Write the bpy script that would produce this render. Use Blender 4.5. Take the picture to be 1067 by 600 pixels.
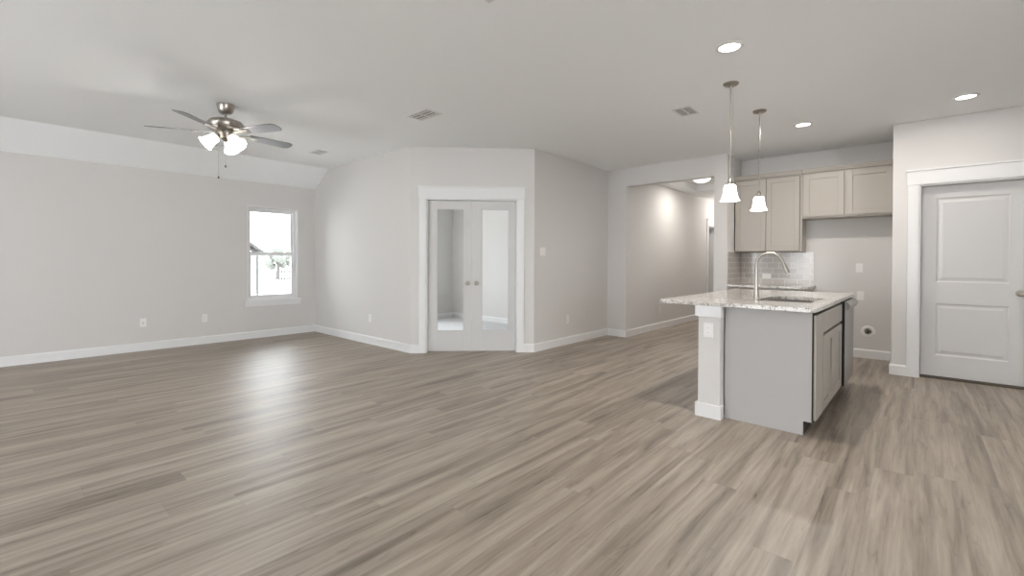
import bpy, bmesh, math, random
from mathutils import Matrix, Vector
random.seed(7)
S = bpy.context.scene
for o in list(bpy.data.objects):
    bpy.data.objects.remove(o)
COL = S.collection
PI = math.pi

# ------------------------------------------------------------------ camera
cd = bpy.data.cameras.new('camera'); cam = bpy.data.objects.new('camera', cd); COL.objects.link(cam)
cd.sensor_fit = 'HORIZONTAL'; cd.sensor_width = 36.0; cd.lens = 474.0 / 1067.0 * 36.0
cd.shift_y = (276.0 - 300.0) / 1067.0
cd.clip_start = 0.05; cd.clip_end = 300
yaw, pit, rol = (math.radians(a) for a in (41.597, 0.47, 0.235))
fw = Vector((-math.sin(yaw), math.cos(yaw), 0)); rt = Vector((math.cos(yaw), math.sin(yaw), 0)); up = Vector((0, 0, 1))
f2 = math.cos(pit) * fw - math.sin(pit) * up; u2 = math.cos(pit) * up + math.sin(pit) * fw
r3 = math.cos(rol) * rt + math.sin(rol) * u2; u3 = math.cos(rol) * u2 - math.sin(rol) * rt
cm = Matrix.Identity(4)
for i in range(3):
    cm[i][0] = r3[i]; cm[i][1] = u3[i]; cm[i][2] = -f2[i]
cm[0][3], cm[1][3], cm[2][3] = 0.0, 0.0, 1.227
cam.matrix_world = cm
S.camera = cam

# ------------------------------------------------------------------ colour management, sky, window light
S.view_settings.view_transform = 'Standard'; S.view_settings.look = 'None'
S.view_settings.gamma = 1.0; S.view_settings.use_curve_mapping = False
S.view_settings.exposure = -0.08
W = bpy.data.worlds.new('sky'); S.world = W; W.use_nodes = True
bg = W.node_tree.nodes['Background']; bg.inputs[0].default_value = (0.92, 0.96, 1.0, 1); bg.inputs[1].default_value = 13.0

def area(name, loc, rot, sx, sy, power, col=(1, 1, 1), shape='RECTANGLE', spread=PI):
    l = bpy.data.lights.new(name, 'AREA'); l.shape = shape; l.size = sx; l.size_y = sy; l.energy = power; l.color = col
    l.spread = spread
    o = bpy.data.objects.new(name, l); COL.objects.link(o); o.location = loc; o.rotation_euler = rot
    return o
XR_WALL, YF_WALL = 4.2, -4.2
ADDED_FRONT_WINDOWS = [(-5.7, -4.4, 0.35, 2.3), (-3.5, -1.8, 0.05, 2.3)]
for (x0, x1, z0, z1), pw in zip(ADDED_FRONT_WINDOWS, (3, 5)):      # area lamps at unseen windows added behind the camera for light
    area('window_daylight', ((x0 + x1) / 2, YF_WALL - 0.12, (z0 + z1) / 2), (PI / 2, 0, 0), x1 - x0, z1 - z0, pw, (0.97, 0.985, 1.0))
ADDED_SIDE_WINDOW = (-1.5, 1.2, 0.35, 2.3)       # y0, y1, z0, z1 of the unseen right-wall window added for light
CAN_POWER, FAN_POWER, PEND_POWER, HALL_POWER, STUDY_POWER = 28.0, 10.0, 4.0, 24.0, 36.0
WARM = (1.0, 0.955, 0.90)

# ------------------------------------------------------------------ measured plan
H = 2.743
XW, YB, X1, X2, Y2, Y3 = -7.772, 3.627, -5.018, -3.853, 4.785, 6.746
X3, X4, Z4, X5, Y6, X7, Y7 = -3.514, -2.152, 2.448, -1.973, 7.400, -0.197, 6.524
XK, ZW = -7.276, 2.453
XR, YF = XR_WALL, YF_WALL
T = 0.115

# ------------------------------------------------------------------ materials
def nt(name):
    m = bpy.data.materials.new(name); m.use_nodes = True
    return m, m.node_tree, m.node_tree.nodes['Principled BSDF']
def plain(name, col, rough=0.5, metal=0.0, spec=0.5, bump=0.0, bscale=120.0, var=0.0):
    m, t, b = nt(name)
    b.inputs['Base Color'].default_value = (*col, 1); b.inputs['Roughness'].default_value = rough
    b.inputs['Metallic'].default_value = metal; b.inputs['Specular IOR Level'].default_value = spec
    tc = t.nodes.new('ShaderNodeTexCoord')
    nz = t.nodes.new('ShaderNodeTexNoise'); nz.inputs['Scale'].default_value = bscale; nz.inputs['Detail'].default_value = 3
    t.links.new(tc.outputs['Object'], nz.inputs['Vector'])
    if bump:
        bp = t.nodes.new('ShaderNodeBump'); bp.inputs['Strength'].default_value = bump; bp.inputs['Distance'].default_value = 0.004
        t.links.new(nz.outputs['Fac'], bp.inputs['Height']); t.links.new(bp.outputs['Normal'], b.inputs['Normal'])
    if var:
        mx = t.nodes.new('ShaderNodeMix'); mx.data_type = 'RGBA'
        mx.inputs[6].default_value = (*[c * (1 - var) for c in col], 1); mx.inputs[7].default_value = (*[min(1, c * (1 + var)) for c in col], 1)
        t.links.new(nz.outputs['Fac'], mx.inputs[0]); t.links.new(mx.outputs[2], b.inputs['Base Color'])
    return m
def emit(name, col, strength, base=(0.9, 0.9, 0.9)):
    m, t, b = nt(name)
    b.inputs['Base Color'].default_value = (*base, 1); b.inputs['Emission Color'].default_value = (*col, 1)
    b.inputs['Emission Strength'].default_value = strength; b.inputs['Roughness'].default_value = 0.3
    return m
def glassmat(name, refl=1.0):
    m = bpy.data.materials.new(name); m.use_nodes = True; t = m.node_tree
    for n in list(t.nodes): t.nodes.remove(n)
    out = t.nodes.new('ShaderNodeOutputMaterial'); mix = t.nodes.new('ShaderNodeMixShader')
    fr = t.nodes.new('ShaderNodeFresnel'); fr.inputs['IOR'].default_value = 1.45
    tr = t.nodes.new('ShaderNodeBsdfTransparent'); tr.inputs[0].default_value = (0.97, 0.98, 0.98, 1)
    gl = t.nodes.new('ShaderNodeBsdfGlossy'); gl.inputs['Roughness'].default_value = 0.0
    t.links.new(fr.outputs[0], mix.inputs[0]); t.links.new(tr.outputs[0], mix.inputs[1]); t.links.new(gl.outputs[0], mix.inputs[2])
    t.links.new(mix.outputs[0], out.inputs[0])
    return m
def mathn(t, op, a, b=None):
    n = t.nodes.new('ShaderNodeMath'); n.operation = op
    for i, v in enumerate((a, b)):
        if v is None: continue
        if isinstance(v, (int, float)): n.inputs[i].default_value = v
        else: t.links.new(v, n.inputs[i])
    return n.outputs[0]
def floor_mat():
    m, t, b = nt('wood_plank_floor')
    tc = t.nodes.new('ShaderNodeTexCoord'); sp = t.nodes.new('ShaderNodeSeparateXYZ'); t.links.new(tc.outputs['Object'], sp.inputs[0])
    x, y = sp.outputs[0], sp.outputs[1]
    xs = mathn(t, 'DIVIDE', x, 0.178); row = mathn(t, 'FLOOR', xs)
    w1 = t.nodes.new('ShaderNodeTexWhiteNoise'); w1.noise_dimensions = '1D'; t.links.new(row, w1.inputs['W'])
    ys = mathn(t, 'ADD', mathn(t, 'DIVIDE', y, 1.22), mathn(t, 'MULTIPLY', w1.outputs['Value'], 7.0)); colm = mathn(t, 'FLOOR', ys)
    cb = t.nodes.new('ShaderNodeCombineXYZ'); t.links.new(row, cb.inputs[0]); t.links.new(colm, cb.inputs[1])
    w2 = t.nodes.new('ShaderNodeTexWhiteNoise'); w2.noise_dimensions = '2D'; t.links.new(cb.outputs[0], w2.inputs['Vector'])
    pid = w2.outputs['Value']
    def noise(sx, sy, detail, rough, dist=0.0):
        c = t.nodes.new('ShaderNodeCombineXYZ')
        t.links.new(mathn(t, 'MULTIPLY', x, sx), c.inputs[0]); t.links.new(mathn(t, 'MULTIPLY', y, sy), c.inputs[1])
        t.links.new(mathn(t, 'MULTIPLY', pid, 1.6), c.inputs[2])
        n = t.nodes.new('ShaderNodeTexNoise'); n.inputs['Scale'].default_value = 1.0; n.inputs['Detail'].default_value = detail
        n.inputs['Roughness'].default_value = rough; n.inputs['Distortion'].default_value = dist
        t.links.new(c.outputs[0], n.inputs['Vector']); return n.outputs['Fac']
    a = noise(15, 0.85, 4, 0.55, 0.5); f = noise(70, 2.6, 5, 0.65); g = noise(30, 4.0, 4, 0.6, 0.8)
    v = mathn(t, 'ADD', mathn(t, 'MULTIPLY', a, 0.70), mathn(t, 'MULTIPLY', f, 0.30))
    v = mathn(t, 'ADD', v, mathn(t, 'MULTIPLY', mathn(t, 'SUBTRACT', pid, 0.5), 0.05))
    fleck = mathn(t, 'MULTIPLY', mathn(t, 'MAXIMUM', mathn(t, 'SUBTRACT', g, 0.58), 0.0), -0.7)
    v = mathn(t, 'ADD', v, fleck)
    cr = t.nodes.new('ShaderNodeValToRGB'); e = cr.color_ramp.elements
    e[0].position = 0.30; e[0].color = FL_D; e[1].position = 0.72; e[1].color = FL_L
    k = e.new(0.50); k.color = FL_M
    t.links.new(v, cr.inputs[0])
    # thin seams between planks
    fx = mathn(t, 'FRACT', xs); ex = mathn(t, 'MINIMUM', fx, mathn(t, 'SUBTRACT', 1.0, fx))
    fy = mathn(t, 'FRACT', ys); ey = mathn(t, 'MINIMUM', fy, mathn(t, 'SUBTRACT', 1.0, fy))
    seam = mathn(t, 'MAXIMUM', mathn(t, 'LESS_THAN', ex, 0.008), mathn(t, 'LESS_THAN', ey, 0.0014))
    mx = t.nodes.new('ShaderNodeMix'); mx.data_type = 'RGBA'
    t.links.new(mathn(t, 'MULTIPLY', seam, 0.22), mx.inputs[0]); t.links.new(cr.outputs[0], mx.inputs[6]); mx.inputs[7].default_value = (0.10, 0.085, 0.07, 1)
    t.links.new(mx.outputs[2], b.inputs['Base Color'])
    rr = t.nodes.new('ShaderNodeMapRange'); rr.inputs['To Min'].default_value = 0.40; rr.inputs['To Max'].default_value = 0.50
    t.links.new(v, rr.inputs[0]); t.links.new(rr.outputs[0], b.inputs['Roughness'])
    b.inputs['Specular IOR Level'].default_value = 0.85
    bp = t.nodes.new('ShaderNodeBump'); bp.inputs['Strength'].default_value = 0.12; bp.inputs['Distance'].default_value = 0.002
    t.links.new(mathn(t, 'SUBTRACT', f, seam), bp.inputs['Height']); t.links.new(bp.outputs['Normal'], b.inputs['Normal'])
    return m
def granite_mat():
    m, t, b = nt('speckled_granite')
    tc = t.nodes.new('ShaderNodeTexCoord')
    def nz(s, d): 
        n = t.nodes.new('ShaderNodeTexNoise'); n.inputs['Scale'].default_value = s; n.inputs['Detail'].default_value = d
        t.links.new(tc.outputs['Object'], n.inputs['Vector']); return n.outputs['Fac']
    cr = t.nodes.new('ShaderNodeValToRGB'); e = cr.color_ramp.elements
    e[0].position = 0.36; e[0].color = (0.10, 0.09, 0.085, 1); e[1].position = 0.62; e[1].color = (0.64, 0.615, 0.58, 1)
    k = e.new(0.44); k.color = (0.42, 0.39, 0.36, 1); k = e.new(0.50); k.color = (0.55, 0.525, 0.49, 1)
    t.links.new(mathn(t, 'ADD', mathn(t, 'MULTIPLY', nz(38, 3), 0.5), mathn(t, 'MULTIPLY', nz(120, 2), 0.5)), cr.inputs[0])
    t.links.new(cr.outputs[0], b.inputs['Base Color']); b.inputs['Roughness'].default_value = 0.12
    return m
def tile_mat():
    m, t, b = nt('greige_subway_tile')
    tc = t.nodes.new('ShaderNodeTexCoord'); sp = t.nodes.new('ShaderNodeSeparateXYZ'); t.links.new(tc.outputs['Object'], sp.inputs[0])
    cb = t.nodes.new('ShaderNodeCombineXYZ'); t.links.new(mathn(t, 'ADD', sp.outputs[0], sp.outputs[1]), cb.inputs[0]); t.links.new(sp.outputs[2], cb.inputs[1])
    br = t.nodes.new('ShaderNodeTexBrick'); t.links.new(cb.outputs[0], br.inputs['Vector'])
    br.inputs['Scale'].default_value = 1.0; br.inputs['Brick Width'].default_value = 0.152; br.inputs['Row Height'].default_value = 0.0762
    br.inputs['Mortar Size'].default_value = 0.004; br.inputs['Mortar Smooth'].default_value = 0.1
    br.inputs['Color1'].default_value = (0.42, 0.385, 0.35, 1); br.inputs['Color2'].default_value = (0.47, 0.43, 0.395, 1)
    br.inputs['Mortar'].default_value = (0.62, 0.59, 0.56, 1)
    t.links.new(br.outputs['Color'], b.inputs['Base Color']); b.inputs['Roughness'].default_value = 0.12
    bp = t.nodes.new('ShaderNodeBump'); bp.invert = True; bp.inputs['Strength'].default_value = 0.5; bp.inputs['Distance'].default_value = 0.002
    t.links.new(br.outputs['Fac'], bp.inputs['Height']); t.links.new(bp.outputs['Normal'], b.inputs['Normal'])
    return m
FL_D, FL_M, FL_L = (0.115, 0.088, 0.063, 1), (0.295, 0.243, 0.192, 1), (0.46, 0.40, 0.335, 1)
MT = dict(
    wall=plain('greige_wall_paint', (0.64, 0.62, 0.60), 0.75, spec=0.3, bump=0.12, bscale=90),
    ceil=plain('ceiling_paint', (0.89, 0.90, 0.905), 0.85, spec=0.2, bump=0.15, bscale=70),
    trim=plain('white_trim_paint', (0.76, 0.755, 0.75), 0.35, bump=0.02),
    door=plain('white_door_paint', (0.60, 0.59, 0.58), 0.35, bump=0.02),
    cab=plain('greige_cabinet_paint', (0.395, 0.362, 0.32), 0.42, bump=0.02),
    panel=plain('greige_island_panel', (0.445, 0.43, 0.42), 0.5, bump=0.02),  # same paint as the cabinets, with cool daylight mixed into the colour
    gap=plain('dark_cabinet_carcass', (0.035, 0.028, 0.022), 0.8, bump=0.05),  # shade in the door gaps painted near-black; also colours the dishwasher tub
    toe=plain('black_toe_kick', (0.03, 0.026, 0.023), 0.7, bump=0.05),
    nickel=plain('brushed_nickel', (0.40, 0.37, 0.33), 0.33, metal=1.0, bump=0.03, bscale=200),
    steel=plain('stainless_steel', (0.40, 0.39, 0.37), 0.36, metal=1.0, bump=0.03, bscale=150),
    blade=plain('silver_fan_blade', (0.20, 0.20, 0.215), 0.35, metal=0.2, bump=0.04, bscale=60, var=0.08),
    dark=plain('dark_void', (0.02, 0.02, 0.02), 0.8, bump=0.02),
    vent=plain('white_vent_metal', (0.72, 0.71, 0.70), 0.45, bump=0.02),
    plate=plain('white_plastic', (0.80, 0.785, 0.765), 0.35, bump=0.01),
    slot=plain('grey_plastic_slot', (0.25, 0.24, 0.23), 0.5, bump=0.01),
    bead=plain('dark_wood_bead', (0.05, 0.03, 0.02), 0.4, bump=0.02),
    carpet=plain('pale_carpet', (0.60, 0.595, 0.60), 0.95, spec=0.1, bump=0.6, bscale=260, var=0.08),
    thresh=plain('dark_bronze_threshold', (0.09, 0.07, 0.05), 0.5, bump=0.05),
    glass=glassmat('clear_glass'),
    pshade=emit('lit_pendant_glass', (1.0, 0.96, 0.90), 5.0),
    shade=emit('lit_white_glass_shade', (1.0, 0.95, 0.88), 2.6),
    dome=emit('lit_dome_glass', (1.0, 0.96, 0.90), 1.8),
    bulb=emit('lit_bulb', (1.0, 0.93, 0.83), 5.0),
    lens=emit('lit_recessed_lens', (1.0, 0.97, 0.92), 6.0),
    floor=floor_mat(), granite=granite_mat(), tile=tile_mat(),
    siding=plain('pale_siding', (0.80, 0.79, 0.77), 0.8, bump=0.1, bscale=20),
    roof=plain('grey_shingle', (0.05, 0.05, 0.05), 0.9, bump=0.4, bscale=12, var=0.2),
    ground=plain('pale_dry_ground', (0.72, 0.70, 0.66), 0.95, bump=0.3, bscale=4, var=0.06),
    leaf=plain('hazy_foliage', (0.085, 0.09, 0.08), 0.9, bump=0.5, bscale=4, var=0.2),
    bark=plain('tree_bark', (0.06, 0.055, 0.05), 0.9, bump=0.4, bscale=10),
    slat=plain('grey_fence_wood', (0.045, 0.045, 0.045), 0.9, bump=0.3, bscale=9, var=0.15),
)

# ------------------------------------------------------------------ mesh helpers
class B:
    def __init__(s): s.bm = bmesh.new()
    def box(s, x0, y0, z0, x1, y1, z1):
        v = [s.bm.verts.new(p) for p in ((x0, y0, z0), (x1, y0, z0), (x1, y1, z0), (x0, y1, z0), (x0, y0, z1), (x1, y0, z1), (x1, y1, z1), (x0, y1, z1))]
        for f in ((0, 3, 2, 1), (4, 5, 6, 7), (0, 1, 5, 4), (1, 2, 6, 5), (2, 3, 7, 6), (3, 0, 4, 7)): s.bm.faces.new([v[i] for i in f])
        return s
    def prism(s, pts, a0, a1, axis='z'):
        f = {'z': lambda p, a: (p[0], p[1], a), 'y': lambda p, a: (p[0], a, p[1]), 'x': lambda p, a: (a, p[0], p[1])}[axis]
        lo = [s.bm.verts.new(f(p, a0)) for p in pts]; hi = [s.bm.verts.new(f(p, a1)) for p in pts]; n = len(pts)
        s.bm.faces.new(lo[::-1]); s.bm.faces.new(hi)
        for i in range(n): s.bm.faces.new((lo[i], lo[(i + 1) % n], hi[(i + 1) % n], hi[i]))
        return s
    def lathe(s, prof, M=None, n=28, caps=True):
        M = M or Matrix.Identity(4); rings = []
        for r, z in prof:
            rings.append([s.bm.verts.new(M @ Vector((r * math.cos(2 * PI * k / n), r * math.sin(2 * PI * k / n), z))) for k in range(n)])
        for a, b in zip(rings, rings[1:]):
            for k in range(n): s.bm.faces.new((a[k], a[(k + 1) % n], b[(k + 1) % n], b[k]))
        if caps:
            s.bm.faces.new(rings[0][::-1]); s.bm.faces.new(rings[-1])
        return s
    def tube(s, pts, rad, n=12):
        pts = [Vector(p) for p in pts]; rad = rad if isinstance(rad, (list, tuple)) else [rad] * len(pts)
        rings = []; ref = None
        for i, p in enumerate(pts):
            d = (pts[min(i + 1, len(pts) - 1)] - pts[max(i - 1, 0)]).normalized()
            if ref is None: ref = d.orthogonal().normalized()
            ref = (ref - d * ref.dot(d)).normalized(); q = d.cross(ref)
            rings.append([s.bm.verts.new(p + rad[i] * (math.cos(2 * PI * k / n) * ref + math.sin(2 * PI * k / n) * q)) for k in range(n)])
        for a, b in zip(rings, rings[1:]):
            for k in range(n): s.bm.faces.new((a[k], a[(k + 1) % n], b[(k + 1) % n], b[k]))
        s.bm.faces.new(rings[0][::-1]); s.bm.faces.new(rings[-1])
        return s
    def ring_slab(s, outer, inner, z0, z1):
        es = []
        for loop in (outer, inner):
            v = [s.bm.verts.new((x, y, z0)) for x, y in loop]
            es += [s.bm.edges.new((v[i], v[(i + 1) % len(v)])) for i in range(len(v))]
        fs = [g for g in bmesh.ops.triangle_fill(s.bm, edges=es, use_beauty=True)['geom'] if isinstance(g, bmesh.types.BMFace)]
        ex = bmesh.ops.extrude_face_region(s.bm, geom=fs)
        for v in ex['geom']:
            if isinstance(v, bmesh.types.BMVert): v.co.z = z1
        return s
    def tf(s, M):
        bmesh.ops.transform(s.bm, matrix=M, verts=s.bm.verts); return s
    def build(s, name, mat, parent=None, bevel=0.0, smooth=False, seg=2, loc=None, rotz=0.0):
        bmesh.ops.recalc_face_normals(s.bm, faces=s.bm.faces)
        me = bpy.data.meshes.new(name); s.bm.to_mesh(me); s.bm.free()
        me.materials.append(MT[mat] if isinstance(mat, str) else mat)
        o = bpy.data.objects.new(name, me); COL.objects.link(o)
        if parent: o.parent = parent
        if loc: o.location = loc
        o.rotation_euler = (0, 0, rotz)
        if smooth:
            for p in me.polygons: p.use_smooth = True
            try:
                me.set_sharp_from_angle(angle=math.radians(35))
            except Exception: pass
        if bevel:
            md = o.modifiers.new('bevel', 'BEVEL'); md.width = bevel; md.segments = seg; md.limit_method = 'ANGLE'; md.angle_limit = math.radians(40)
        return o
def tag(o, label, cat, group=None, kind=None):
    o['label'] = label; o['category'] = cat
    if group: o['group'] = group
    if kind: o['kind'] = kind
    return o
def empty(name, loc, rotz, label, cat, group=None, kind=None):
    o = bpy.data.objects.new(name, None); o.empty_display_size = 0.1; COL.objects.link(o); o.location = loc; o.rotation_euler = (0, 0, rotz)
    return tag(o, label, cat, group, kind)
def struct(o, label, cat): return tag(o, label, cat, None, 'structure')
def copy_tree(o, parent=None):
    c = o.copy(); COL.objects.link(c)
    if parent: c.parent = parent
    for ch in [x for x in bpy.data.objects if x.parent == o]: copy_tree(ch, c)
    return c
R90 = PI / 2

# ------------------------------------------------------------------ floor and ceiling
struct(B().box(XW - 0.2, YF - 0.2, -0.1, XR + 0.2, 12.2, 0).build('floor', 'floor'), 'greige wood plank floor running through the whole open room', 'floor')
struct(B().prism([(X1 + 0.0 - 0.0813, YB + 0.0813), (X1 - 0.3, YB + T), (-7.55, YB + T), (-7.55, 6.55), (X2 - T, 6.55), (X2 - T, Y2 + 0.05), (X2 - 0.0813, Y2 + 0.0813)], 0, 0.012).build('carpet', 'carpet'), 'pale carpet on the study floor seen behind the glass doors', 'floor')
cl = [(XK, H), (XR + 0.2, H), (XR + 0.2, H + 0.12), (XK - 0.02, H + 0.12), (XW - 0.2, ZW + 0.01), (XW - 0.2, ZW - 0.11), (XW, ZW)]
struct(B().prism(cl, YF - 0.2, 7.515, 'y').build('ceiling', 'ceil'), 'flat pale ceiling sloping down along the window wall', 'ceiling')
# hall ceiling with a raised tray
TX0, TX1, TY0, TY1, HZ = -3.30, -2.40, 7.65, 9.25, 2.635
b = B()
b.box(X3 - 0.12, Y3 + T, HZ, TX0, 12.2, HZ + 0.06).box(TX1, Y3 + T, HZ, X4, 12.2, HZ + 0.06)
b.box(TX0, Y3 + T, HZ, TX1, TY0, HZ + 0.06).box(TX0, TY1, HZ, TX1, 12.2, HZ + 0.06)
b.box(TX0 - 0.03, TY0 - 0.03, HZ + 0.06, TX0, TY1 + 0.03, HZ + 0.20).box(TX1, TY0 - 0.03, HZ + 0.06, TX1 + 0.03, TY1 + 0.03, HZ + 0.20)
b.box(TX0, TY0 - 0.03, HZ + 0.06, TX1, TY0, HZ + 0.20).box(TX0, TY1, HZ + 0.06, TX1, TY1 + 0.03, HZ + 0.20)
b.box(TX0 - 0.03, TY0 - 0.03, HZ + 0.13, TX1 + 0.03, TY1 + 0.03, HZ + 0.20)
struct(b.build('ceiling_hall', 'ceil'), 'hallway ceiling with a shallow raised tray beyond the cased opening', 'ceiling')

# ------------------------------------------------------------------ walls
WY0, WY1, WZ0, WZ1 = 2.552, 3.334, 0.592, 2.075
WT = 0.17
b = B()
b.box(XW - WT, YF - 0.2, 0, XW, WY0, ZW + 0.02).box(XW - WT, WY1, 0, XW, YB + T, ZW + 0.02)
b.box(XW - WT, WY0, 0, XW, WY1, WZ0).box(XW - WT, WY0, WZ1, XW, WY1, ZW + 0.02)
struct(b.build('wall_left', 'wall'), 'long greige wall on the left with one window', 'wall')
b = B().prism([(XW, 0), (X1, 0), (X1, H), (XK, H), (XW, ZW)], YB, YB + T, 'y')
struct(b.build('wall_back', 'wall'), 'greige wall between the window wall corner and the angled doorway', 'wall')
A = Matrix.Translation((X1, YB, 0)) @ Matrix.Rotation(PI / 4, 4, 'Z')
SL = math.hypot(X2 - X1, Y2 - YB); DO0, DO1, DZ = 0.20, 1.42, 2.06
b = B().box(0, 0, 0, DO0, T, H).box(DO1, 0, 0, SL, T, H).box(DO0, 0, DZ, DO1, T, H).tf(A)
struct(b.build('wall_angled', 'wall'), 'angled greige wall holding the glass double doors', 'wall')
struct(B().box(X2 - T, Y2, 0, X2, Y3, H).build('wall_middle', 'wall', bevel=0.008), 'greige wall with a light switch right of the double doors', 'wall')
b = B().prism([(X2 - T, 0), (X3, 0), (X3, Z4), (X4, Z4), (X4, H), (X2 - T, H)], Y3, Y3 + T, 'y')
struct(b.build('wall_opening', 'wall'), 'wall and header around the wide opening to the hallway', 'wall')
b = B().box(X3 - T, Y3 + T, 0, X3, 10.62, HZ).box(X3 - T, 11.45, 0, X3, 12.2, HZ).box(X3 - T, 10.62, 2.04, X3, 11.45, HZ)
struct(b.build('wall_hall_left', 'wall'), 'hallway left wall seen through the opening', 'wall')
struct(B().box(X4, Y3, 0, X5, 12.2, H).build('wall_hall_right', 'wall'), 'wall stub between the hallway opening and the kitchen cabinets', 'wall')
struct(B().box(X3 - 1.4, 12.2, 0, X4 + 0.2, 12.3, H).build('wall_hall_end', 'wall'), 'end wall of the hallway', 'wall')
struct(B().box(X5, Y6, 0, X7, Y6 + T, H).build('wall_kitchen', 'wall'), 'kitchen wall behind the cabinets and refrigerator space', 'wall')
struct(B().box(X7, Y7 + T, 0, X7 + T, Y6 + T, H).build('wall_recess', 'wall'), 'short side wall of the refrigerator space', 'wall')
PD0, PD1 = 0.02, 0.835
b = B().prism([(X7, 0), (PD0, 0), (PD0, DZ), (PD1, DZ), (PD1, 0), (XR, 0), (XR, H), (X7, H)], Y7, Y7 + T, 'y')
struct(b.build('wall_right_back', 'wall', bevel=0.008), 'greige wall holding the white paneled door on the right', 'wall')
sy0, sy1, sz0, sz1 = ADDED_SIDE_WINDOW
b = B().box(XR, YF - 0.2, 0, XR + 0.12, sy0, H).box(XR, sy1, 0, XR + 0.12, Y7 + T, H).box(XR, sy0, 0, XR + 0.12, sy1, sz0).box(XR, sy0, sz1, XR + 0.12, sy1, H)
struct(b.build('wall_right', 'wall'), 'right side wall of the room beside the camera', 'wall')
b = B(); xs = XW
for x0, x1, z0, z1 in ADDED_FRONT_WINDOWS:
    b.box(xs, YF - 0.14, 0, x0, YF, H); b.box(x0, YF - 0.14, 0, x1, YF, z0); b.box(x0, YF - 0.14, z1, x1, YF, H); xs = x1
b.box(xs, YF - 0.14, 0, XR, YF, H)
struct(b.build('wall_front', 'wall'), 'wall with daylight windows behind the camera', 'wall')
for i, (x0, x1, z0, z1) in enumerate(ADDED_FRONT_WINDOWS):  # frames of the unseen windows added to bring in light
    b = B().box(x0, YF - 0.10, z0, x0 + 0.05, YF - 0.04, z1).box(x1 - 0.05, YF - 0.10, z0, x1, YF - 0.04, z1)
    b.box(x0 + 0.05, YF - 0.10, z0, x1 - 0.05, YF - 0.04, z0 + 0.05).box(x0 + 0.05, YF - 0.10, z1 - 0.05, x1 - 0.05, YF - 0.04, z1)
    b.box((x0 + x1) / 2 - 0.03, YF - 0.10, z0 + 0.05, (x0 + x1) / 2 + 0.03, YF - 0.04, z1 - 0.05)
    struct(b.build('window_%d' % (i + 2), 'trim'), ['white framed window behind the camera nearest the left wall', 'white framed glass door behind the camera, middle opening', 'white framed glass door behind the camera, right opening'][i], 'window')
b = B().box(-7.64, 4.1, 0.6, -7.58, 4.15, 2.07).box(-7.64, 5.25, 0.6, -7.58, 5.3, 2.07).box(-7.64, 4.15, 0.6, -7.58, 5.25, 0.65).box(-7.64, 4.15, 2.02, -7.58, 5.25, 2.07).box(-7.64, 4.15, 1.31, -7.58, 5.25, 1.36)
struct(b.build('window_5', 'trim'), 'white framed window in the outer wall of the study', 'window')
b = B().box(XR + 0.03, sy0, sz0, XR + 0.09, sy0 + 0.05, sz1).box(XR + 0.03, sy1 - 0.05, sz0, XR + 0.09, sy1, sz1)
b.box(XR + 0.03, sy0 + 0.05, sz0, XR + 0.09, sy1 - 0.05, sz0 + 0.05).box(XR + 0.03, sy0 + 0.05, sz1 - 0.05, XR + 0.09, sy1 - 0.05, sz1).box(XR + 0.03, -0.18, sz0 + 0.05, XR + 0.09, -0.12, sz1 - 0.05)
struct(b.build('window_6', 'trim'), 'white framed window in the right wall behind the camera', 'window')
b = B().box(X7 + T, 8.0, 0, 1.3, 8.1, H).box(1.2, Y7 + T, 0, 1.3, 8.0, H).box(X7 + T - 0.1, Y6 + T, 0, X7 + T, 8.1, H)  # unseen shell added to stop sky light leaking around the door
struct(b.build('wall_pantry', 'wall'), 'walls of the closed room behind the paneled door', 'wall')
struct(B().box(X7, 7.515, H, 1.3, 8.1, H + 0.1).build('ceiling_pantry', 'ceil'), 'ceiling of the closed room behind the paneled door', 'ceiling')
# study shell and hall side room
b = B().box(-7.67, YB + T, 0, -7.55, 4.1, H).box(-7.67, 5.3, 0, -7.55, 6.67, H).box(-7.67, 4.1, 0, -7.55, 5.3, 0.6).box(-7.67, 4.1, 2.07, -7.55, 5.3, H)
struct(b.build('wall_study_left', 'wall'), 'study outer wall seen through the left glass door', 'wall')
struct(B().box(-7.55, 6.55, 0, X2 - T, 6.67, H).build('wall_study_back', 'wall'), 'study back wall seen through the right glass door', 'wall')
struct(B().box(X3 - 1.5, 10.3, 0, X3 - 1.4, 12.3, H).build('wall_side_room', 'wall'), 'wall of the side room past the hallway door', 'wall')
struct(B().box(X3 - 1.4, 10.3, HZ, X3 - 0.12, 12.2, HZ + 0.06).build('ceiling_side_room', 'ceil'), 'ceiling of the side room past the hallway door', 'ceiling')
struct(B().box(X3 - 1.4, 10.2, 0, X3 - T, 10.3, HZ).build('wall_side_room_near', 'wall'), 'near wall of the side room past the hallway door', 'wall')

# ------------------------------------------------------------------ baseboards
BH, BT = 0.114, 0.015
def base_profile_x(b, x0, x1, y, sgn):     # along x, wall face at y, room on side sgn
    b.prism([(y, 0), (y + sgn * BT, 0), (y + sgn * BT, BH - 0.016), (y + sgn * 0.008, BH), (y, BH)], x0, x1, 'x')
def base_profile_y(b, y0, y1, x, sgn):
    b.prism([(x, 0), (x + sgn * BT, 0), (x + sgn * BT, BH - 0.016), (x + sgn * 0.008, BH), (x, BH)], y0, y1, 'y')
def bb(name, fn, label, M=None):
    b = B(); fn(b)
    if M: b.tf(M)
    struct(b.build(name, 'trim'), label, 'baseboard')
bb('baseboard_left', lambda b: base_profile_y(b, YF, YB - BT, XW, 1), 'white baseboard along the window wall')
bb('baseboard_back', lambda b: base_profile_x(b, XW, X1 + 0.006, YB, -1), 'white baseboard along the wall left of the angled doorway')
def fa(b):
    base_profile_x(b, -0.006, DO0 - 0.09, 0, -1); base_profile_x(b, DO1 + 0.09, SL + 0.006, 0, -1)
bb('baseboard_angled', fa, 'short white baseboards either side of the double doors', A)
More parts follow.
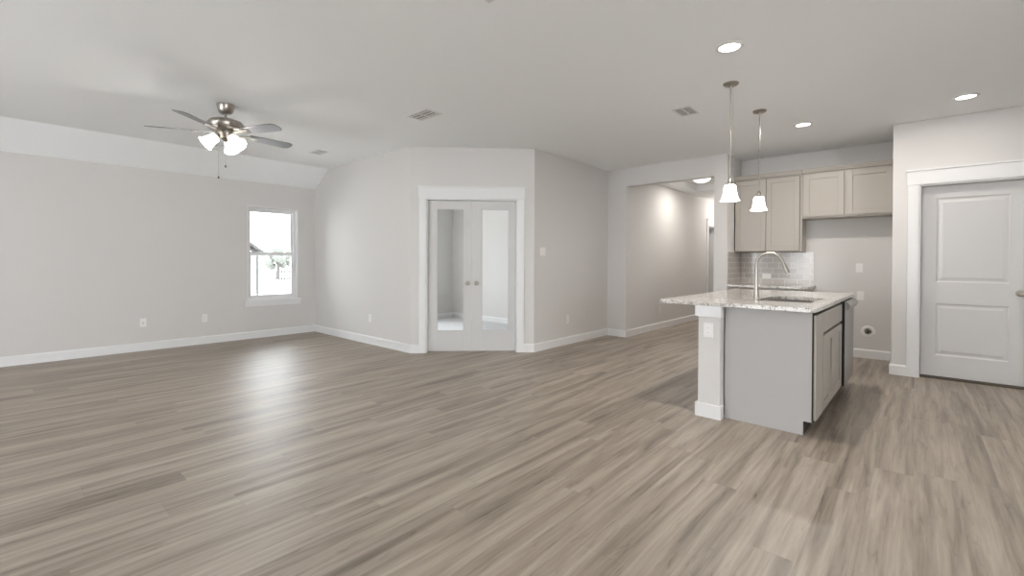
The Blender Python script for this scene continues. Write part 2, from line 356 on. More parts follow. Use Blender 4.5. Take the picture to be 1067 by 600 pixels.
bb('baseboard_middle', lambda b: base_profile_y(b, Y2 - 0.006, Y3 - BT, X2, 1), 'white baseboard under the light switch wall')
bb('baseboard_opening', lambda b: base_profile_x(b, X2, X3 + BT, Y3, -1), 'short white baseboard at the left jamb of the hallway opening')
bb('baseboard_hall', lambda b: base_profile_y(b, Y3, 10.53, X3, 1), 'white baseboard along the hallway wall')
bb('baseboard_stub', lambda b: base_profile_x(b, X4, X5, Y3, -1), 'short white baseboard on the wall stub by the kitchen')
bb('baseboard_kitchen', lambda b: base_profile_x(b, -0.98, X7, Y6, -1), 'white baseboard in the refrigerator space')
def fr(b):
    base_profile_x(b, X7 - BT, PD0 - 0.09, Y7, -1); base_profile_y(b, Y7, Y6 - BT, X7, -1)
bb('baseboard_right', fr, 'white baseboard wrapping the wall corner left of the paneled door')
bb('baseboard_right_back', lambda b: base_profile_x(b, PD1 + 0.09, XR, Y7, -1), 'white baseboard right of the paneled door')
def fs(b):
    base_profile_x(b, -7.55, X2 - T, 6.55, -1); base_profile_y(b, YB + T, 6.55 - BT, -7.55, 1)
bb('baseboard_study', fs, 'white baseboard around the study seen through the glass doors')

# ------------------------------------------------------------------ door casings and doors
def casing(name, o0, o1, zt, label, M):
    b = B(); cw, ct = 0.09, 0.018
    b.box(o0 - cw, -ct, 0, o0, 0, zt); b.box(o1, -ct, 0, o1 + cw, 0, zt)
    b.box(o0 - cw - 0.008, -ct - 0.004, zt, o1 + cw + 0.008, 0, zt + 0.145)
    b.box(o0 - cw - 0.018, -ct - 0.014, zt + 0.145, o1 + cw + 0.018, 0, zt + 0.163)
    b.box(o0, -0.002, 0, o0 + 0.018, T, zt); b.box(o1 - 0.018, -0.002, 0, o1, T, zt); b.box(o0 + 0.018, -0.002, zt - 0.018, o1 - 0.018, T, zt)
    o = b.tf(M).build(name, 'trim', bevel=0.002)
    return struct(o, label, 'door trim')
casing('trim_1', DO0, DO1, DZ, 'white casing and head trim around the glass double doors', A)
MR = Matrix.Translation((0, Y7, 0))
casing('trim_2', PD0, PD1, DZ, 'white casing and head trim around the paneled door on the right', MR)
MH = Matrix.Translation((X3, 0, 0)) @ Matrix.Rotation(R90, 4, 'Z')
casing('trim_3', 10.62, 11.45, 2.04, 'white casing of the doorway down the hallway', MH)

def lathe_knob(b, M):
    b.lathe([(0.001, 0), (0.031, 0), (0.031, 0.006), (0.012, 0.010), (0.011, 0.030), (0.020, 0.036), (0.028, 0.046), (0.028, 0.056), (0.020, 0.066), (0.001, 0.068)], M, 24)
def french_leaf(name, s0, s1, gl0, gl1, ks, label):
    y0, y1 = 0.045, 0.08; z0, z1 = 0.022, 2.038; gz0, gz1 = 0.275, 1.935
    b = B().box(s0, y0, z0, gl0, y1, z1).box(gl1, y0, z0, s1, y1, z1).box(gl0, y0, z0, gl1, y1, gz0).box(gl0, y0, gz1, gl1, y1, z1)
    o = b.build(name, 'door', bevel=0.002, loc=(X1, YB, 0), rotz=PI / 4); struct(o, label, 'door')
    m = 0.014
    b = B()
    for yy0, yy1 in ((y0 - 0.004, y0 + 0.008), (y1 - 0.008, y1 + 0.004)):
        b.box(gl0, yy0, gz0, gl0 + m, yy1, gz1).box(gl1 - m, yy0, gz0, gl1, yy1, gz1).box(gl0 + m, yy0, gz0, gl1 - m, yy1, gz0 + m).box(gl0 + m, yy0, gz1 - m, gl1 - m, yy1, gz1)
    b.build('glass_bead', 'door', o)
    B().box(gl0 + 0.002, 0.060, gz0 + 0.002, gl1 - 0.002, 0.065, gz1 - 0.002).build('glass_pane', 'glass', o)
    b = B(); lathe_knob(b, Matrix.Translation((ks, y0, 0.93)) @ Matrix.Rotation(R90, 4, 'X'))
    k = b.build('door_knob', 'nickel', o, smooth=True); k['label'] = 'round satin nickel knob'
french_leaf('door_1', 0.222, 0.808, 0.330, 0.708, 0.757, 'left leaf of the white glass double doors')
french_leaf('door_2', 0.812, 1.398, 0.935, 1.312, 0.873, 'right leaf of the white glass double doors')

# two-panel door on the right
def panel_door(name, x0, x1, z0, z1, y0, M, knob_x, label):
    th = 0.035; st = 0.118
    pan = [(0.25, 0.80), (1.025, 1.912)]
    b = B()
    b.box(x0, y0, z0, x0 + st, y0 + th, z1).box(x1 - st, y0, z0, x1, y0 + th, z1)
    zs = [z0, pan[0][0], pan[0][1], pan[1][0], pan[1][1], z1]
    for i in (0, 2, 4): b.box(x0 + st, y0, zs[i], x1 - st, y0 + th, zs[i + 1])
    for pz0, pz1 in pan:
        a0, a1 = x0 + st, x1 - st
        loops = []
        for ins, dep in ((0, 0), (0.012, 0.010), (0.026, 0.010), (0.05, 0.003)):
            loops.append([b.bm.verts.new(p) for p in ((a0 + ins, y0 + dep, pz0 + ins), (a1 - ins, y0 + dep, pz0 + ins), (a1 - ins, y0 + dep, pz1 - ins), (a0 + ins, y0 + dep, pz1 - ins))])
        for l0, l1 in zip(loops, loops[1:]):
            for k in range(4): b.bm.faces.new((l0[k], l0[(k + 1) % 4], l1[(k + 1) % 4], l1[k]))
        b.bm.faces.new(loops[-1])
    o = b.tf(M).build(name, 'door'); struct(o, label, 'door')
    if knob_x is not None:
        b = B(); lathe_knob(b, M @ Matrix.Translation((knob_x, y0, 0.935)) @ Matrix.Rotation(R90, 4, 'X'))
        k = b.build('door_knob', 'nickel', o, smooth=True); k['label'] = 'round satin nickel knob'
    return o
panel_door('door_3', 0.042, 0.813, 0.028, 2.038, 0.075, MR, 0.760, 'white two-panel door with a nickel knob on the right')
struct(B().box(PD0 + 0.018, 0.055, 0, PD1 - 0.018, T, 0.02).tf(MR).build('trim_4', 'thresh'), 'dark strip under the paneled door', 'threshold')
# door standing open into the side room off the hallway
MO = Matrix.Translation((X3 - 0.12, 11.42, 0)) @ Matrix.Rotation(math.radians(200), 4, 'Z')
panel_door('door_4', 0.0, 0.76, 0.015, 2.02, 0.0, MO, None, 'white door standing open down the hallway')

# ------------------------------------------------------------------ window on the left wall
MWN = Matrix.Translation((XW, 0, 0)) @ Matrix.Rotation(R90, 4, 'Z')   # local x -> world y, local y -> into the wall (world -x)
b = B(); j = 0.016
b.box(WY0, -0.003, WZ0, WY0 + j, WT, WZ1).box(WY1 - j, -0.003, WZ0, WY1, WT, WZ1).box(WY0 + j, -0.003, WZ1 - j, WY1 - j, WT, WZ1).box(WY0 + j, 0.0, WZ0, WY1 - j, WT, WZ0 + j)
f0, f1, fz0, fz1 = WY0 + j, WY1 - j, WZ0 + j, WZ1 - j
fr_ = 0.03
b.box(f0, 0.065, fz0, f0 + fr_, 0.15, fz1).box(f1 - fr_, 0.065, fz0, f1, 0.15, fz1).box(f0 + fr_, 0.065, fz1 - fr_, f1 - fr_, 0.15, fz1).box(f0 + fr_, 0.065, fz0, f1 - fr_, 0.15, fz0 + fr_)
win = b.build('window_1', 'trim', bevel=0.001, loc=(XW, 0, 0), rotz=R90); struct(win, 'white single hung window looking out to a bright yard', 'window')
s0, s1 = f0 + fr_, f1 - fr_; zm = 1.325; sw = 0.036
def sash(y0, y1, z0, z1):
    o = B().box(s0, y0, z0, s0 + sw, y1, z1).box(s1 - sw, y0, z0, s1, y1, z1).box(s0 + sw, y0, z0, s1 - sw, y1, z0 + sw).box(s0 + sw, y0, z1 - sw, s1 - sw, y1, z1).build('sash', 'trim', win)
    B().box(s0 + sw - 0.004, (y0 + y1) / 2 - 0.002, z0 + sw - 0.004, s1 - sw + 0.004, (y0 + y1) / 2 + 0.002, z1 - sw + 0.004).build('glass_pane', 'glass', o)
sash(0.072, 0.102, fz0 + fr_, zm + 0.034); sash(0.106, 0.136, zm - 0.034, fz1 - fr_)
B().box(WY0 - 0.045, -0.035, WZ0 - 0.022, WY1 + 0.045, 0.0, WZ0 - 0.0).build('window_stool', 'trim', win, bevel=0.003)
B().box(WY0 - 0.035, -0.018, WZ0 - 0.092, WY1 + 0.035, 0, WZ0 - 0.022).build('apron', 'trim', win, bevel=0.002)

# ------------------------------------------------------------------ wall plates
def plate(name, loc, rotz, kind, label, cat, group=None, w=0.072, h=0.115):
    t = empty(name, loc, rotz, label, cat, group)
    B().box(-w / 2, -0.006, -h / 2, w / 2, 0, h / 2).build('cover_plate', 'plate', t, bevel=0.002)
    if kind == 'outlet':
        for s in (-1, 1):
            f = B().lathe([(0.0165, -0.0), (0.0165, 0.0025), (0.015, 0.003)], Matrix.Translation((0, -0.0055, s * 0.0195)) @ Matrix.Rotation(R90, 4, 'X'), 20).build('receptacle', 'plate', t)
            B().box(-0.007, -0.0092, s * 0.0195 - 0.004, -0.005, -0.0083, s * 0.0195 + 0.006).box(0.005, -0.0092, s * 0.0195 - 0.004, 0.007, -0.0083, s * 0.0195 + 0.006).build('slot', 'slot', f)
    elif kind == 'switch':
        n = 2 if w > 0.1 else 1
        for k in range(n):
            cx = (k - (n - 1) / 2) * 0.046
            B().box(cx - 0.0165, -0.009, -0.033, cx + 0.0165, -0.0055, 0.033).build('rocker', 'plate', t, bevel=0.002)
    elif kind == 'coax':
        B().lathe([(0.007, 0), (0.007, 0.004), (0.0045, 0.005), (0.0045, 0.012)], Matrix.Translation((0, -0.006, -0.005)) @ Matrix.Rotation(R90, 4, 'X'), 12).build('connector', 'slot', t)
    elif kind == 'horizontal':
        for s in (-1, 1):
            B().box(s * 0.0195 - 0.015, -0.008, -0.015, s * 0.0195 + 0.015, -0.0055, 0.015).build('receptacle', 'plate', t, bevel=0.002)
    return t
plate('wall_outlet', (XW, 1.985, 0.375), R90, 'outlet', 'white wall outlet low on the window wall nearest the window', 'outlet')
plate('cable_plate', (XW, 1.279, 0.381), R90, 'coax', 'small wall plate with a cable connector low on the left wall', 'wall plate')
plate('wall_outlet', (-6.005, YB, 0.378), 0, 'outlet', 'white outlet low on the wall between window corner and double doors', 'outlet')
plate('light_switch', (X2, 4.978, 1.362), R90, 'switch', 'white double light switch right of the glass double doors', 'light switch', w=0.118)
plate('wall_outlet', (X2, 5.575, 0.372), R90, 'outlet', 'white outlet low on the wall under the double light switch', 'outlet')
plate('wall_outlet', (X3, 8.037, 0.350), R90, 'outlet', 'white outlet low on the hallway wall by the countertop corner', 'outlet')
plate('wall_outlet', (-0.547, Y6, 1.159), 0, 'outlet', 'upper wall outlet in the empty refrigerator space', 'outlet')
plate('blank_plate', (-0.534, Y6, 0.799), 0, 'blank', 'blank wall plate in the refrigerator space under the upper outlet', 'wall plate')
plate('wall_outlet', (-1.618, Y6 - 0.009, 1.03), 0, 'horizontal', 'sideways outlet on the kitchen tile behind the faucet', 'outlet', w=0.115, h=0.072)
# water supply box in the refrigerator space
t = empty('water_supply_box', (-0.452, Y6, 0.343), 0, 'round white ice maker water box low in the refrigerator space', 'water box')
B().lathe([(0.039, 0.0), (0.076, 0.0), (0.076, 0.004), (0.070, 0.008), (0.044, 0.008), (0.039, 0.004)], Matrix.Rotation(R90, 4, 'X'), 36, caps=False).build('cover_ring', 'plate', t, smooth=True)
B().lathe([(0.001, 0.0005), (0.041, 0.0005), (0.041, 0.002), (0.001, 0.002)], Matrix.Rotation(R90, 4, 'X'), 32, caps=False).build('recess', 'steel', t)
v = B().lathe([(0.010, 0), (0.010, 0.012), (0.006, 0.013), (0.006, 0.022)], Matrix.Translation((-0.004, -0.002, -0.012)) @ Matrix.Rotation(R90, 4, 'X'), 14)
v.box(-0.006, -0.02, -0.004, 0.0, -0.004, 0.022).box(0.004, -0.024, -0.002, 0.026, -0.014, 0.008)
v.build('valve', 'dark', t)

# ------------------------------------------------------------------ ceiling fan
def bell(prof_top_r, h, rim, M, n=32):
    pts = [(0.016, 0.0), (prof_top_r, -0.004), (prof_top_r + 0.006, -0.02), (prof_top_r + 0.010, -h * 0.45), (prof_top_r + 0.016, -h * 0.68), (rim * 0.86, -h * 0.86), (rim, -h)]
    inner = [(r - 0.003, z + (0.003 if i == 0 else 0.0)) for i, (r, z) in enumerate(pts)][::-1]
    return B().lathe(pts + inner, M, n, caps=False)
FX, FY = -5.053, 1.470
fan = empty('ceiling_fan', (FX, FY, H), 0, 'brushed nickel ceiling fan with five blades and lit glass shades', 'ceiling fan')
B().lathe([(0.075, 0), (0.075, -0.012), (0.062, -0.075), (0.045, -0.092), (0.014, -0.095)][::-1], None, 36).build('canopy', 'nickel', fan, smooth=True)
B().lathe([(0.012, -0.15), (0.012, -0.09)], None, 16).lathe([(0.022, -0.148), (0.026, -0.135), (0.022, -0.124)], None, 20).build('downrod', 'nickel', fan, smooth=True)
B().lathe([(0.02, -0.14), (0.085, -0.146), (0.140, -0.165), (0.158, -0.190), (0.158, -0.215), (0.145, -0.240), (0.105, -0.252), (0.07, -0.256)][::-1], None, 48).build('motor_housing', 'nickel', fan, smooth=True)
B().lathe([(0.07, -0.255), (0.078, -0.265), (0.078, -0.285), (0.062, -0.300), (0.052, -0.330), (0.030, -0.345), (0.012, -0.362), (0.002, -0.366)][::-1], None, 36).build('switch_housing', 'nickel', fan, smooth=True)
ZB = -0.272
for k in range(5):
    a = math.radians(24 + 72 * k)
    Mk = Matrix.Rotation(a, 4, 'Z') @ Matrix.Translation((0, 0, ZB)) @ Matrix.Rotation(math.radians(-12), 4, 'X')
    pts = [(0.215, -0.052), (0.30, -0.060), (0.50, -0.068), (0.615, -0.068), (0.648, -0.045), (0.655, 0.0), (0.648, 0.045), (0.615, 0.068), (0.50, 0.068), (0.30, 0.060), (0.215, 0.052)]
    bl = B().prism(pts, -0.003, 0.004, 'z').tf(Mk).build('blade', 'blade', fan, bevel=0.0015)
    ir = B().prism([(0.085, -0.018), (0.17, -0.012), (0.215, -0.034), (0.275, -0.030), (0.30, 0.0), (0.275, 0.030), (0.215, 0.034), (0.17, 0.012), (0.085, 0.018)], -0.010, -0.003, 'z')
    for (sx, sy) in ((0.235, -0.018), (0.235, 0.018), (0.275, 0)):
        ir.lathe([(0.006, -0.013), (0.006, -0.009)], Matrix.Translation((sx, sy, 0)), 10)
    ir.tf(Mk).build('blade_iron', 'nickel', bl)
for k, a in enumerate((-96, 24, 144)):
    a = math.radians(a); tilt = math.radians(48)
    arm = B().tube([(0.03 * math.cos(a), 0.03 * math.sin(a), -0.318), (0.055 * math.cos(a), 0.055 * math.sin(a), -0.312), (0.075 * math.cos(a), 0.075 * math.sin(a), -0.322)], [0.010, 0.010, 0.012])
    Ms = Matrix.Translation((0.066 * math.cos(a), 0.066 * math.sin(a), -0.316)) @ Matrix.Rotation(a, 4, 'Z') @ Matrix.Rotation(-tilt, 4, 'Y')
    arm.lathe([(0.022, -0.024), (0.024, -0.004), (0.016, 0.006)], Ms, 20)
    ar = arm.build('lamp_arm', 'nickel', fan, smooth=True)
    sh = bell(0.040, 0.125, 0.074, Ms @ Matrix.Translation((0, 0, -0.012))).build('lamp_shade', 'shade', ar, smooth=True)
    B().lathe([(0.012, -0.03), (0.020, -0.05), (0.024, -0.075), (0.018, -0.095), (0.004, -0.102)][::-1], Ms, 16).build('bulb', 'bulb', sh, smooth=True)
    l = bpy.data.lights.new('fan_bulb_light', 'POINT'); l.energy = FAN_POWER; l.color = WARM; l.shadow_soft_size = 0.03
    lo = bpy.data.objects.new('fan_bulb_light', l); COL.objects.link(lo)
    lo.location = Vector((FX, FY, H)) + (Ms @ Vector((0, 0, -0.118)))
for (dx, dy, z1) in ((-0.052, -0.046, -0.70), (0.0, 0.0, -0.592)):
    c = B().tube([(dx, dy, -0.345), (dx, dy, z1)], 0.0016, 6).build('pull_chain', 'nickel', fan)
    B().lathe([(0.002, z1 + 0.006), (0.007, z1), (0.008, z1 - 0.012), (0.003, z1 - 0.022)][::-1], Matrix.Translation((dx, dy, 0)), 12).build('pull_bead', 'bead', c, smooth=True)

# ------------------------------------------------------------------ pendants over the island
def pendant(x, y, label):
    t = empty('pendant_lamp', (x, y, H), 0, label, 'pendant lamp', 'pendants over the island')
    B().lathe([(0.062, 0), (0.062, -0.006), (0.050, -0.018), (0.012, -0.024), (0.010, -0.035)][::-1], None, 32).build('canopy', 'nickel', t, smooth=True)
    B().tube([(0, 0, -0.03), (0, 0, -0.40)], 0.006).tube([(0, 0, -0.40), (0, 0, -0.83)], 0.005).lathe([(0.008, -0.41), (0.008, -0.395)], None, 12).build('rod', 'nickel', t)
    B().lathe([(0.008, -0.80), (0.018, -0.815), (0.020, -0.845), (0.036, -0.852), (0.036, -0.862), (0.02, -0.862)][::-1], None, 28).build('socket_cap', 'nickel', t, smooth=True)
    sh = bell(0.042, 0.138, 0.077, Matrix.Translation((0, 0, -0.857))).build('lamp_shade', 'pshade', t, smooth=True)
    B().lathe([(0.012, -0.87), (0.022, -0.89), (0.026, -0.92), (0.018, -0.945), (0.004, -0.952)][::-1], None, 16).build('bulb', 'bulb', sh, smooth=True)
    l = bpy.data.lights.new('pendant_bulb_light', 'POINT'); l.energy = PEND_POWER; l.color = WARM; l.shadow_soft_size = 0.03
    lo = bpy.data.objects.new('pendant_bulb_light', l); COL.objects.link(lo); lo.location = (x, y, H - 1.01)
pendant(-1.188, 4.129, 'nearer pendant lamp with lit white bell shade over the island')
pendant(-1.184, 5.063, 'farther pendant lamp with lit white bell shade over the island')

# ------------------------------------------------------------------ recessed lights, vents
def can(x, y, label, k=1.0):
    t = empty('recessed_light', (x, y, H), 0, label, 'recessed light', 'recessed ceiling lights')
    B().lathe([(0.068, 0.0), (0.092, 0.0), (0.092, -0.004), (0.086, -0.008), (0.070, -0.010), (0.068, -0.006)], None, 40, caps=False).build('trim_ring', 'vent', t, smooth=True)
    B().lathe([(0.069, -0.001), (0.069, -0.005), (0.04, -0.008), (0.001, -0.009)][::-1], None, 40).build('lens', 'lens', t, smooth=True)
    area('recessed_light_beam', (x, y, H - 0.014), (0, 0, 0), 0.13, 0.13, CAN_POWER * k, WARM, 'DISK')
can(-0.994, 3.415, 'recessed ceiling light nearest the camera, above the near pendant')
can(-0.938, 5.860, 'recessed ceiling light between the far pendant and the cabinets', 0.85)
can(0.328, 5.841, 'recessed ceiling light above the white paneled door', 0.2)

can(1.9, 1.9, 'recessed ceiling light right of the camera', 0.25)  # unseen lamp added to brighten the room
can(-0.4, 0.9, 'recessed ceiling light just ahead of the camera', 0.2)  # another lamp added out of view for extra light

def vent(x, y, sx, sy, ns, axis, label, dark='dark', wide=0.022, q=1.0):
    t = empty('ceiling_vent', (x, y, H), 0, label, 'ceiling vent', 'ceiling air vents')
    x0, x1, y0, y1 = -sx / 2, sx / 2, -sy / 2, sy / 2; w = wide
    B().box(x0, y0, -0.0045, x1, y0 + w, 0).box(x0, y1 - w, -0.0045, x1, y1, 0).box(x0, y0 + w, -0.0045, x0 + w, y1 - w, 0).box(x1 - w, y0 + w, -0.0045, x1, y1 - w, 0).build('frame', 'vent', t, bevel=0.002)
    B().box(x0 + w, y0 + w, -0.0015, x1 - w, y1 - w, 0).build('duct_opening', dark, t)
    b = B()
    if axis == 'x':      # slats run along x
        for k in range(ns):
            yy = y0 + w + (k + 0.5) * (sy - 2 * w) / ns; b.prism([(yy - 0.008 * q, -0.002), (yy - 0.005 * q, -0.002), (yy + 0.006 * q, -0.0045), (yy + 0.003 * q, -0.0045)], x0 + w, x1 - w, 'x')
        b.box(-0.006, y0 + w, -0.0045, 0.006, y1 - w, -0.002)
    else:
        for k in range(ns):
            xx = x0 + w + (k + 0.5) * (sx - 2 * w) / ns; b.prism([(xx - 0.008, -0.002), (xx - 0.005, -0.002), (xx + 0.006, -0.009), (xx + 0.003, -0.009)], y0 + w, y1 - w, 'y')
        b.box(x0 + w, -0.006, -0.009, x1 - w, 0.006, -0.002)
    b.build('louvers', 'vent', t)
vent(-3.835, 2.930, 0.36, 0.21, 3, 'x', 'ceiling vent between the fan and the island lights, in front of the double doors', 'slot', 0.03)
vent(-6.255, 2.975, 0.30, 0.17, 3, 'x', 'small ceiling vent near the window corner behind the fan', 'slot', 0.024)
vent(-1.745, 4.590, 0.19, 0.28, 9, 'x', 'dark slotted ceiling vent left of the pendant lamps', q=0.5)
vent(-1.74, 1.77, 0.29, 0.29, 8, 'x', 'ceiling vent cut off by the top edge of the photo')
# hall flush light
t = empty('flush_light', (-2.88, 8.35, HZ + 0.13), 0, 'lit flush dome light on the hallway ceiling', 'ceiling light')
B().lathe([(0.165, 0), (0.165, -0.02), (0.150, -0.028)][::-1], None, 40).build('base_pan', 'vent', t, smooth=True)
B().lathe([(0.155, -0.024), (0.150, -0.055), (0.120, -0.090), (0.07, -0.112), (0.002, -0.120)][::-1], None, 40).build('glass_dome', 'dome', t, smooth=True)
area('hall_light', (-2.88, 8.35, HZ + 0.0), (0, 0, 0), 0.24, 0.24, HALL_POWER * 0.75, WARM, 'DISK')
t = empty('flush_light', (-2.85, 10.9, HZ), 0, 'flush dome light at the far end of the hallway', 'ceiling light')  # unseen fitting and lamp added to brighten the far hall
B().lathe([(0.14, 0), (0.14, -0.02), (0.130, -0.028)][::-1], None, 40).build('base_pan', 'vent', t, smooth=True)
B().lathe([(0.132, -0.024), (0.128, -0.050), (0.10, -0.078), (0.06, -0.094), (0.002, -0.10)][::-1], None, 40).build('glass_dome', 'dome', t, smooth=True)
l = bpy.data.lights.new('hall_end_light', 'POINT'); l.energy = HALL_POWER; l.color = WARM; l.shadow_soft_size = 0.12
lo = bpy.data.objects.new('hall_end_light', l); COL.objects.link(lo); lo.location = (-2.85, 10.9, HZ - 0.25)
# daylight lamp at the study window; side room lamp stands at a windowless wall
area('study_window_daylight', (-7.72, 4.7, 1.33), (0, -R90, 0), 1.4, 1.1, STUDY_POWER, (0.95, 0.98, 1.0))
area('side_room_window_daylight', (X3 - 1.36, 11.4, 1.4), (0, -R90, 0), 1.2, 1.0, 14, (0.9, 0.95, 1.0))

# ------------------------------------------------------------------ kitchen island (local x runs along the island, local y into the island)
IO = (-0.53, 3.783, 0); IR = math.radians(89.0)
def isl(x, y, z=0): 
    return (IO[0] + x * math.cos(IR) - y * math.sin(IR), IO[1] + x * math.sin(IR) + y * math.cos(IR), z)
CZ = 0.884
def shaker(parent, name, x0, x1, z0, z1, mat='cab', y=0.0, th=0.020, fw_=0.062, flat=False):
    b = B()
    if flat:
        b.box(x0, y - th, z0, x1, y, z1)
    else:
        b.box(x0, y - th, z0, x0 + fw_, y, z1).box(x1 - fw_, y - th, z0, x1, y, z1)
        b.box(x0 + fw_, y - th, z0, x1 - fw_, y, z0 + fw_).box(x0 + fw_, y - th, z1 - fw_, x1 - fw_, y, z1)
        b.box(x0 + fw_, y - th + 0.011, z0 + fw_, x1 - fw_, y - 0.002, z1 - fw_)
    return b.build(name, mat, parent, bevel=0.0015)
D = 0.585
def base_carcass(t, w, toe=0.061, x0=0.0):
    B().box(x0, 0.004, 0.1, w, D, CZ).build('carcass', 'gap', t)
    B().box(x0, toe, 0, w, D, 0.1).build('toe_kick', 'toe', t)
t = empty('base_cabinet', isl(0.02, 0), IR, 'narrow end cabinet of the island with the plain grey side panel', 'cabinet')
base_carcass(t, 0.278)
B().prism([(0.061, 0), (0.591, 0), (0.591, CZ), (0.010, CZ), (0.010, 0.1), (0.061, 0.1)], -0.02, 0, 'x').build('end_panel', 'panel', t, bevel=0.001)
B().box(-0.019, 0.002, 0.1, 0, 0.010, CZ).build('scribe_strip', 'gap', t)  # dark strip painting the shade between panel and door
shaker(t, 'door', -0.006, 0.266, 0.112, CZ - 0.030, y=0.002, th=0.016, flat=True)
t = empty('sink_base_cabinet', isl(0.30, 0), IR, 'island sink cabinet with a drawer front over tall doors', 'cabinet')
base_carcass(t, 0.99, x0=0.0)
shaker(t, 'drawer_front', 0.012, 0.968, 0.702, CZ - 0.030, y=0.004, th=0.017, flat=True)
shaker(t, 'door', 0.012, 0.488, 0.112, 0.680, y=0.004, th=0.017); shaker(t, 'door', 0.492, 0.968, 0.112, 0.680, y=0.004, th=0.017)
# dishwasher
t = empty('dishwasher', isl(1.292, 0), IR, 'stainless steel dishwasher at the far end of the island', 'dishwasher')
B().box(0.002, -0.010, 0.1, 0.634, D, CZ - 0.002).build('tub', 'gap', t)
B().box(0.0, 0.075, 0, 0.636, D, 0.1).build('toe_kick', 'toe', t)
B().box(0.012, -0.034, 0.105, 0.624, -0.029, CZ - 0.012).build('door', 'steel', t, bevel=0.002)
B().box(0.010, -0.029, 0.104, 0.626, -0.010, CZ - 0.011).build('door_core', 'dark', t)
pr = [(-0.034, CZ - 0.090), (-0.052, CZ - 0.086), (-0.064, CZ - 0.070), (-0.067, CZ - 0.050), (-0.060, CZ - 0.030), (-0.048, CZ - 0.018), (-0.034, CZ - 0.014)]
B().prism(pr, 0.016, 0.620, 'x').build('handle', 'steel', t, bevel=0.002)
tag(B().prism([(0.0, 0.1), (0.061, 0.1), (0.061, 0), (0.591, 0), (0.591, CZ), (0.0, CZ)], 1.932, 1.95, 'x').build('island_end_panel', 'panel', None, loc=IO, rotz=IR), 'greige panel closing the far end of the island beside the dishwasher', 'cabinet panel')
# drywall half wall carrying the bar overhang
t = empty('island_half_wall', isl(0, 0), IR, 'pale half wall post at the island end with white cap and base', 'half wall')
HX0, HY0, HY1 = -0.083, 0.600, 0.768
B().box(HX0, HY0, 0, 1.95, HY1, CZ).build('wall_body', 'wall', t, bevel=0.004)
B().box(HX0 - 0.020, HY0 - 0.012, 0.796, HX0, HY1 + 0.018, CZ).box(HX0, HY1, 0.796, 1.95, HY1 + 0.018, CZ).box(HX0, HY0 - 0.012, 0.796, -0.03, HY0, CZ).build('cap_trim', 'trim', t, bevel=0.002)
B().box(HX0 - 0.018, HY0 - 0.014, 0, HX0, HY1 + 0.018, 0.108).box(HX0, HY1, 0, 1.95, HY1 + 0.018, 0.108).box(HX0, HY0 - 0.014, 0, -0.03, HY0, 0.108).build('base_trim', 'trim', t, bevel=0.004)
px, py, _ = isl(HX0, 0.688)
plate('wall_outlet', (px, py, 0.690), math.radians(-1), 'outlet', 'white outlet on the end of the island half wall', 'outlet')
# countertop with sink cutout
def rrect(x0, y0, x1, y1, r, n=5):
    p = []
    for cx, cy, a0 in ((x1 - r, y1 - r, 0), (x0 + r, y1 - r, 90), (x0 + r, y0 + r, 180), (x1 - r, y0 + r, 270)):
        for k in range(n + 1):
            a = math.radians(a0 + 90 * k / n); p.append((cx + r * math.cos(a), cy + r * math.sin(a)))
    return p
SX0, SX1, SY0, SY1 = 0.36, 1.02, 0.085, 0.475
b = B().ring_slab(rrect(-0.12, -0.030, 1.99, 1.080, 0.02, 3), rrect(SX0, SY0, SX1, SY1, 0.05), CZ, CZ + 0.03)
tag(b.build('countertop', 'granite', None, bevel=0.004, loc=IO, rotz=IR), 'speckled pale granite countertop covering the kitchen island', 'countertop')
t = empty('kitchen_sink', isl((SX0 + SX1) / 2, (SY0 + SY1) / 2, CZ), IR, 'stainless undermount sink set in the island countertop', 'sink')
lx, ly = (SX1 - SX0) / 2, (SY1 - SY0) / 2
loops = [(lx + 0.02, ly + 0.02, -0.001), (lx - 0.004, ly - 0.004, -0.001), (lx - 0.012, ly - 0.012, -0.17), (lx - 0.05, ly - 0.05, -0.19)]
b = B(); L = []
for a, c, z in loops: L.append([b.bm.verts.new((x, y, z)) for x, y in rrect(-a, -c, a, c, 0.05)])
for l0, l1 in zip(L, L[1:]):
    for k in range(len(l0)): b.bm.faces.new((l0[k], l0[(k + 1) % len(l0)], l1[(k + 1) % len(l0)], l1[k]))
b.bm.faces.new(L[-1])
b.build('basin', 'steel', t, smooth=True)
B().lathe([(0.001, -0.189), (0.045, -0.189), (0.042, -0.186), (0.001, -0.186)], None, 24, caps=False).build('drain', 'steel', t)
# faucet
t = empty('kitchen_faucet', isl(0.70, 0.548, CZ + 0.03), IR, 'tall brushed nickel gooseneck faucet on the island countertop', 'faucet')
B().lathe([(0.028, 0), (0.028, 0.006), (0.022, 0.012), (0.0195, 0.06), (0.0165, 0.16), (0.0125, 0.27), (0.0118, 0.285)][::-1], None, 24).build('body', 'nickel', t, smooth=True)
pts = [(0, 0, 0.28)]; R_ = 0.105
for k in range(0, 15):
    a = math.radians(180 - k * 165 / 14); pts.append((0, -R_ - R_ * math.cos(a), 0.290 + R_ * math.sin(a)))
B().tube(pts, 0.0118, 14).build('spout', 'nickel', t, smooth=True)
e = Vector(pts[-1]); d = (Vector(pts[-1]) - Vector(pts[-2])).normalized()
B().tube([e - d * 0.004, e + d * 0.02, e + d * 0.03, e + d * 0.09, e + d * 0.105], [0.0125, 0.014, 0.0165, 0.019, 0.017], 18).build('spray_head', 'nickel', t, smooth=True)
B().tube([(0.018, 0, 0.075), (0.045, 0, 0.080), (0.095, -0.004, 0.105)], [0.010, 0.007, 0.006], 12).build('lever', 'nickel', t, smooth=True)

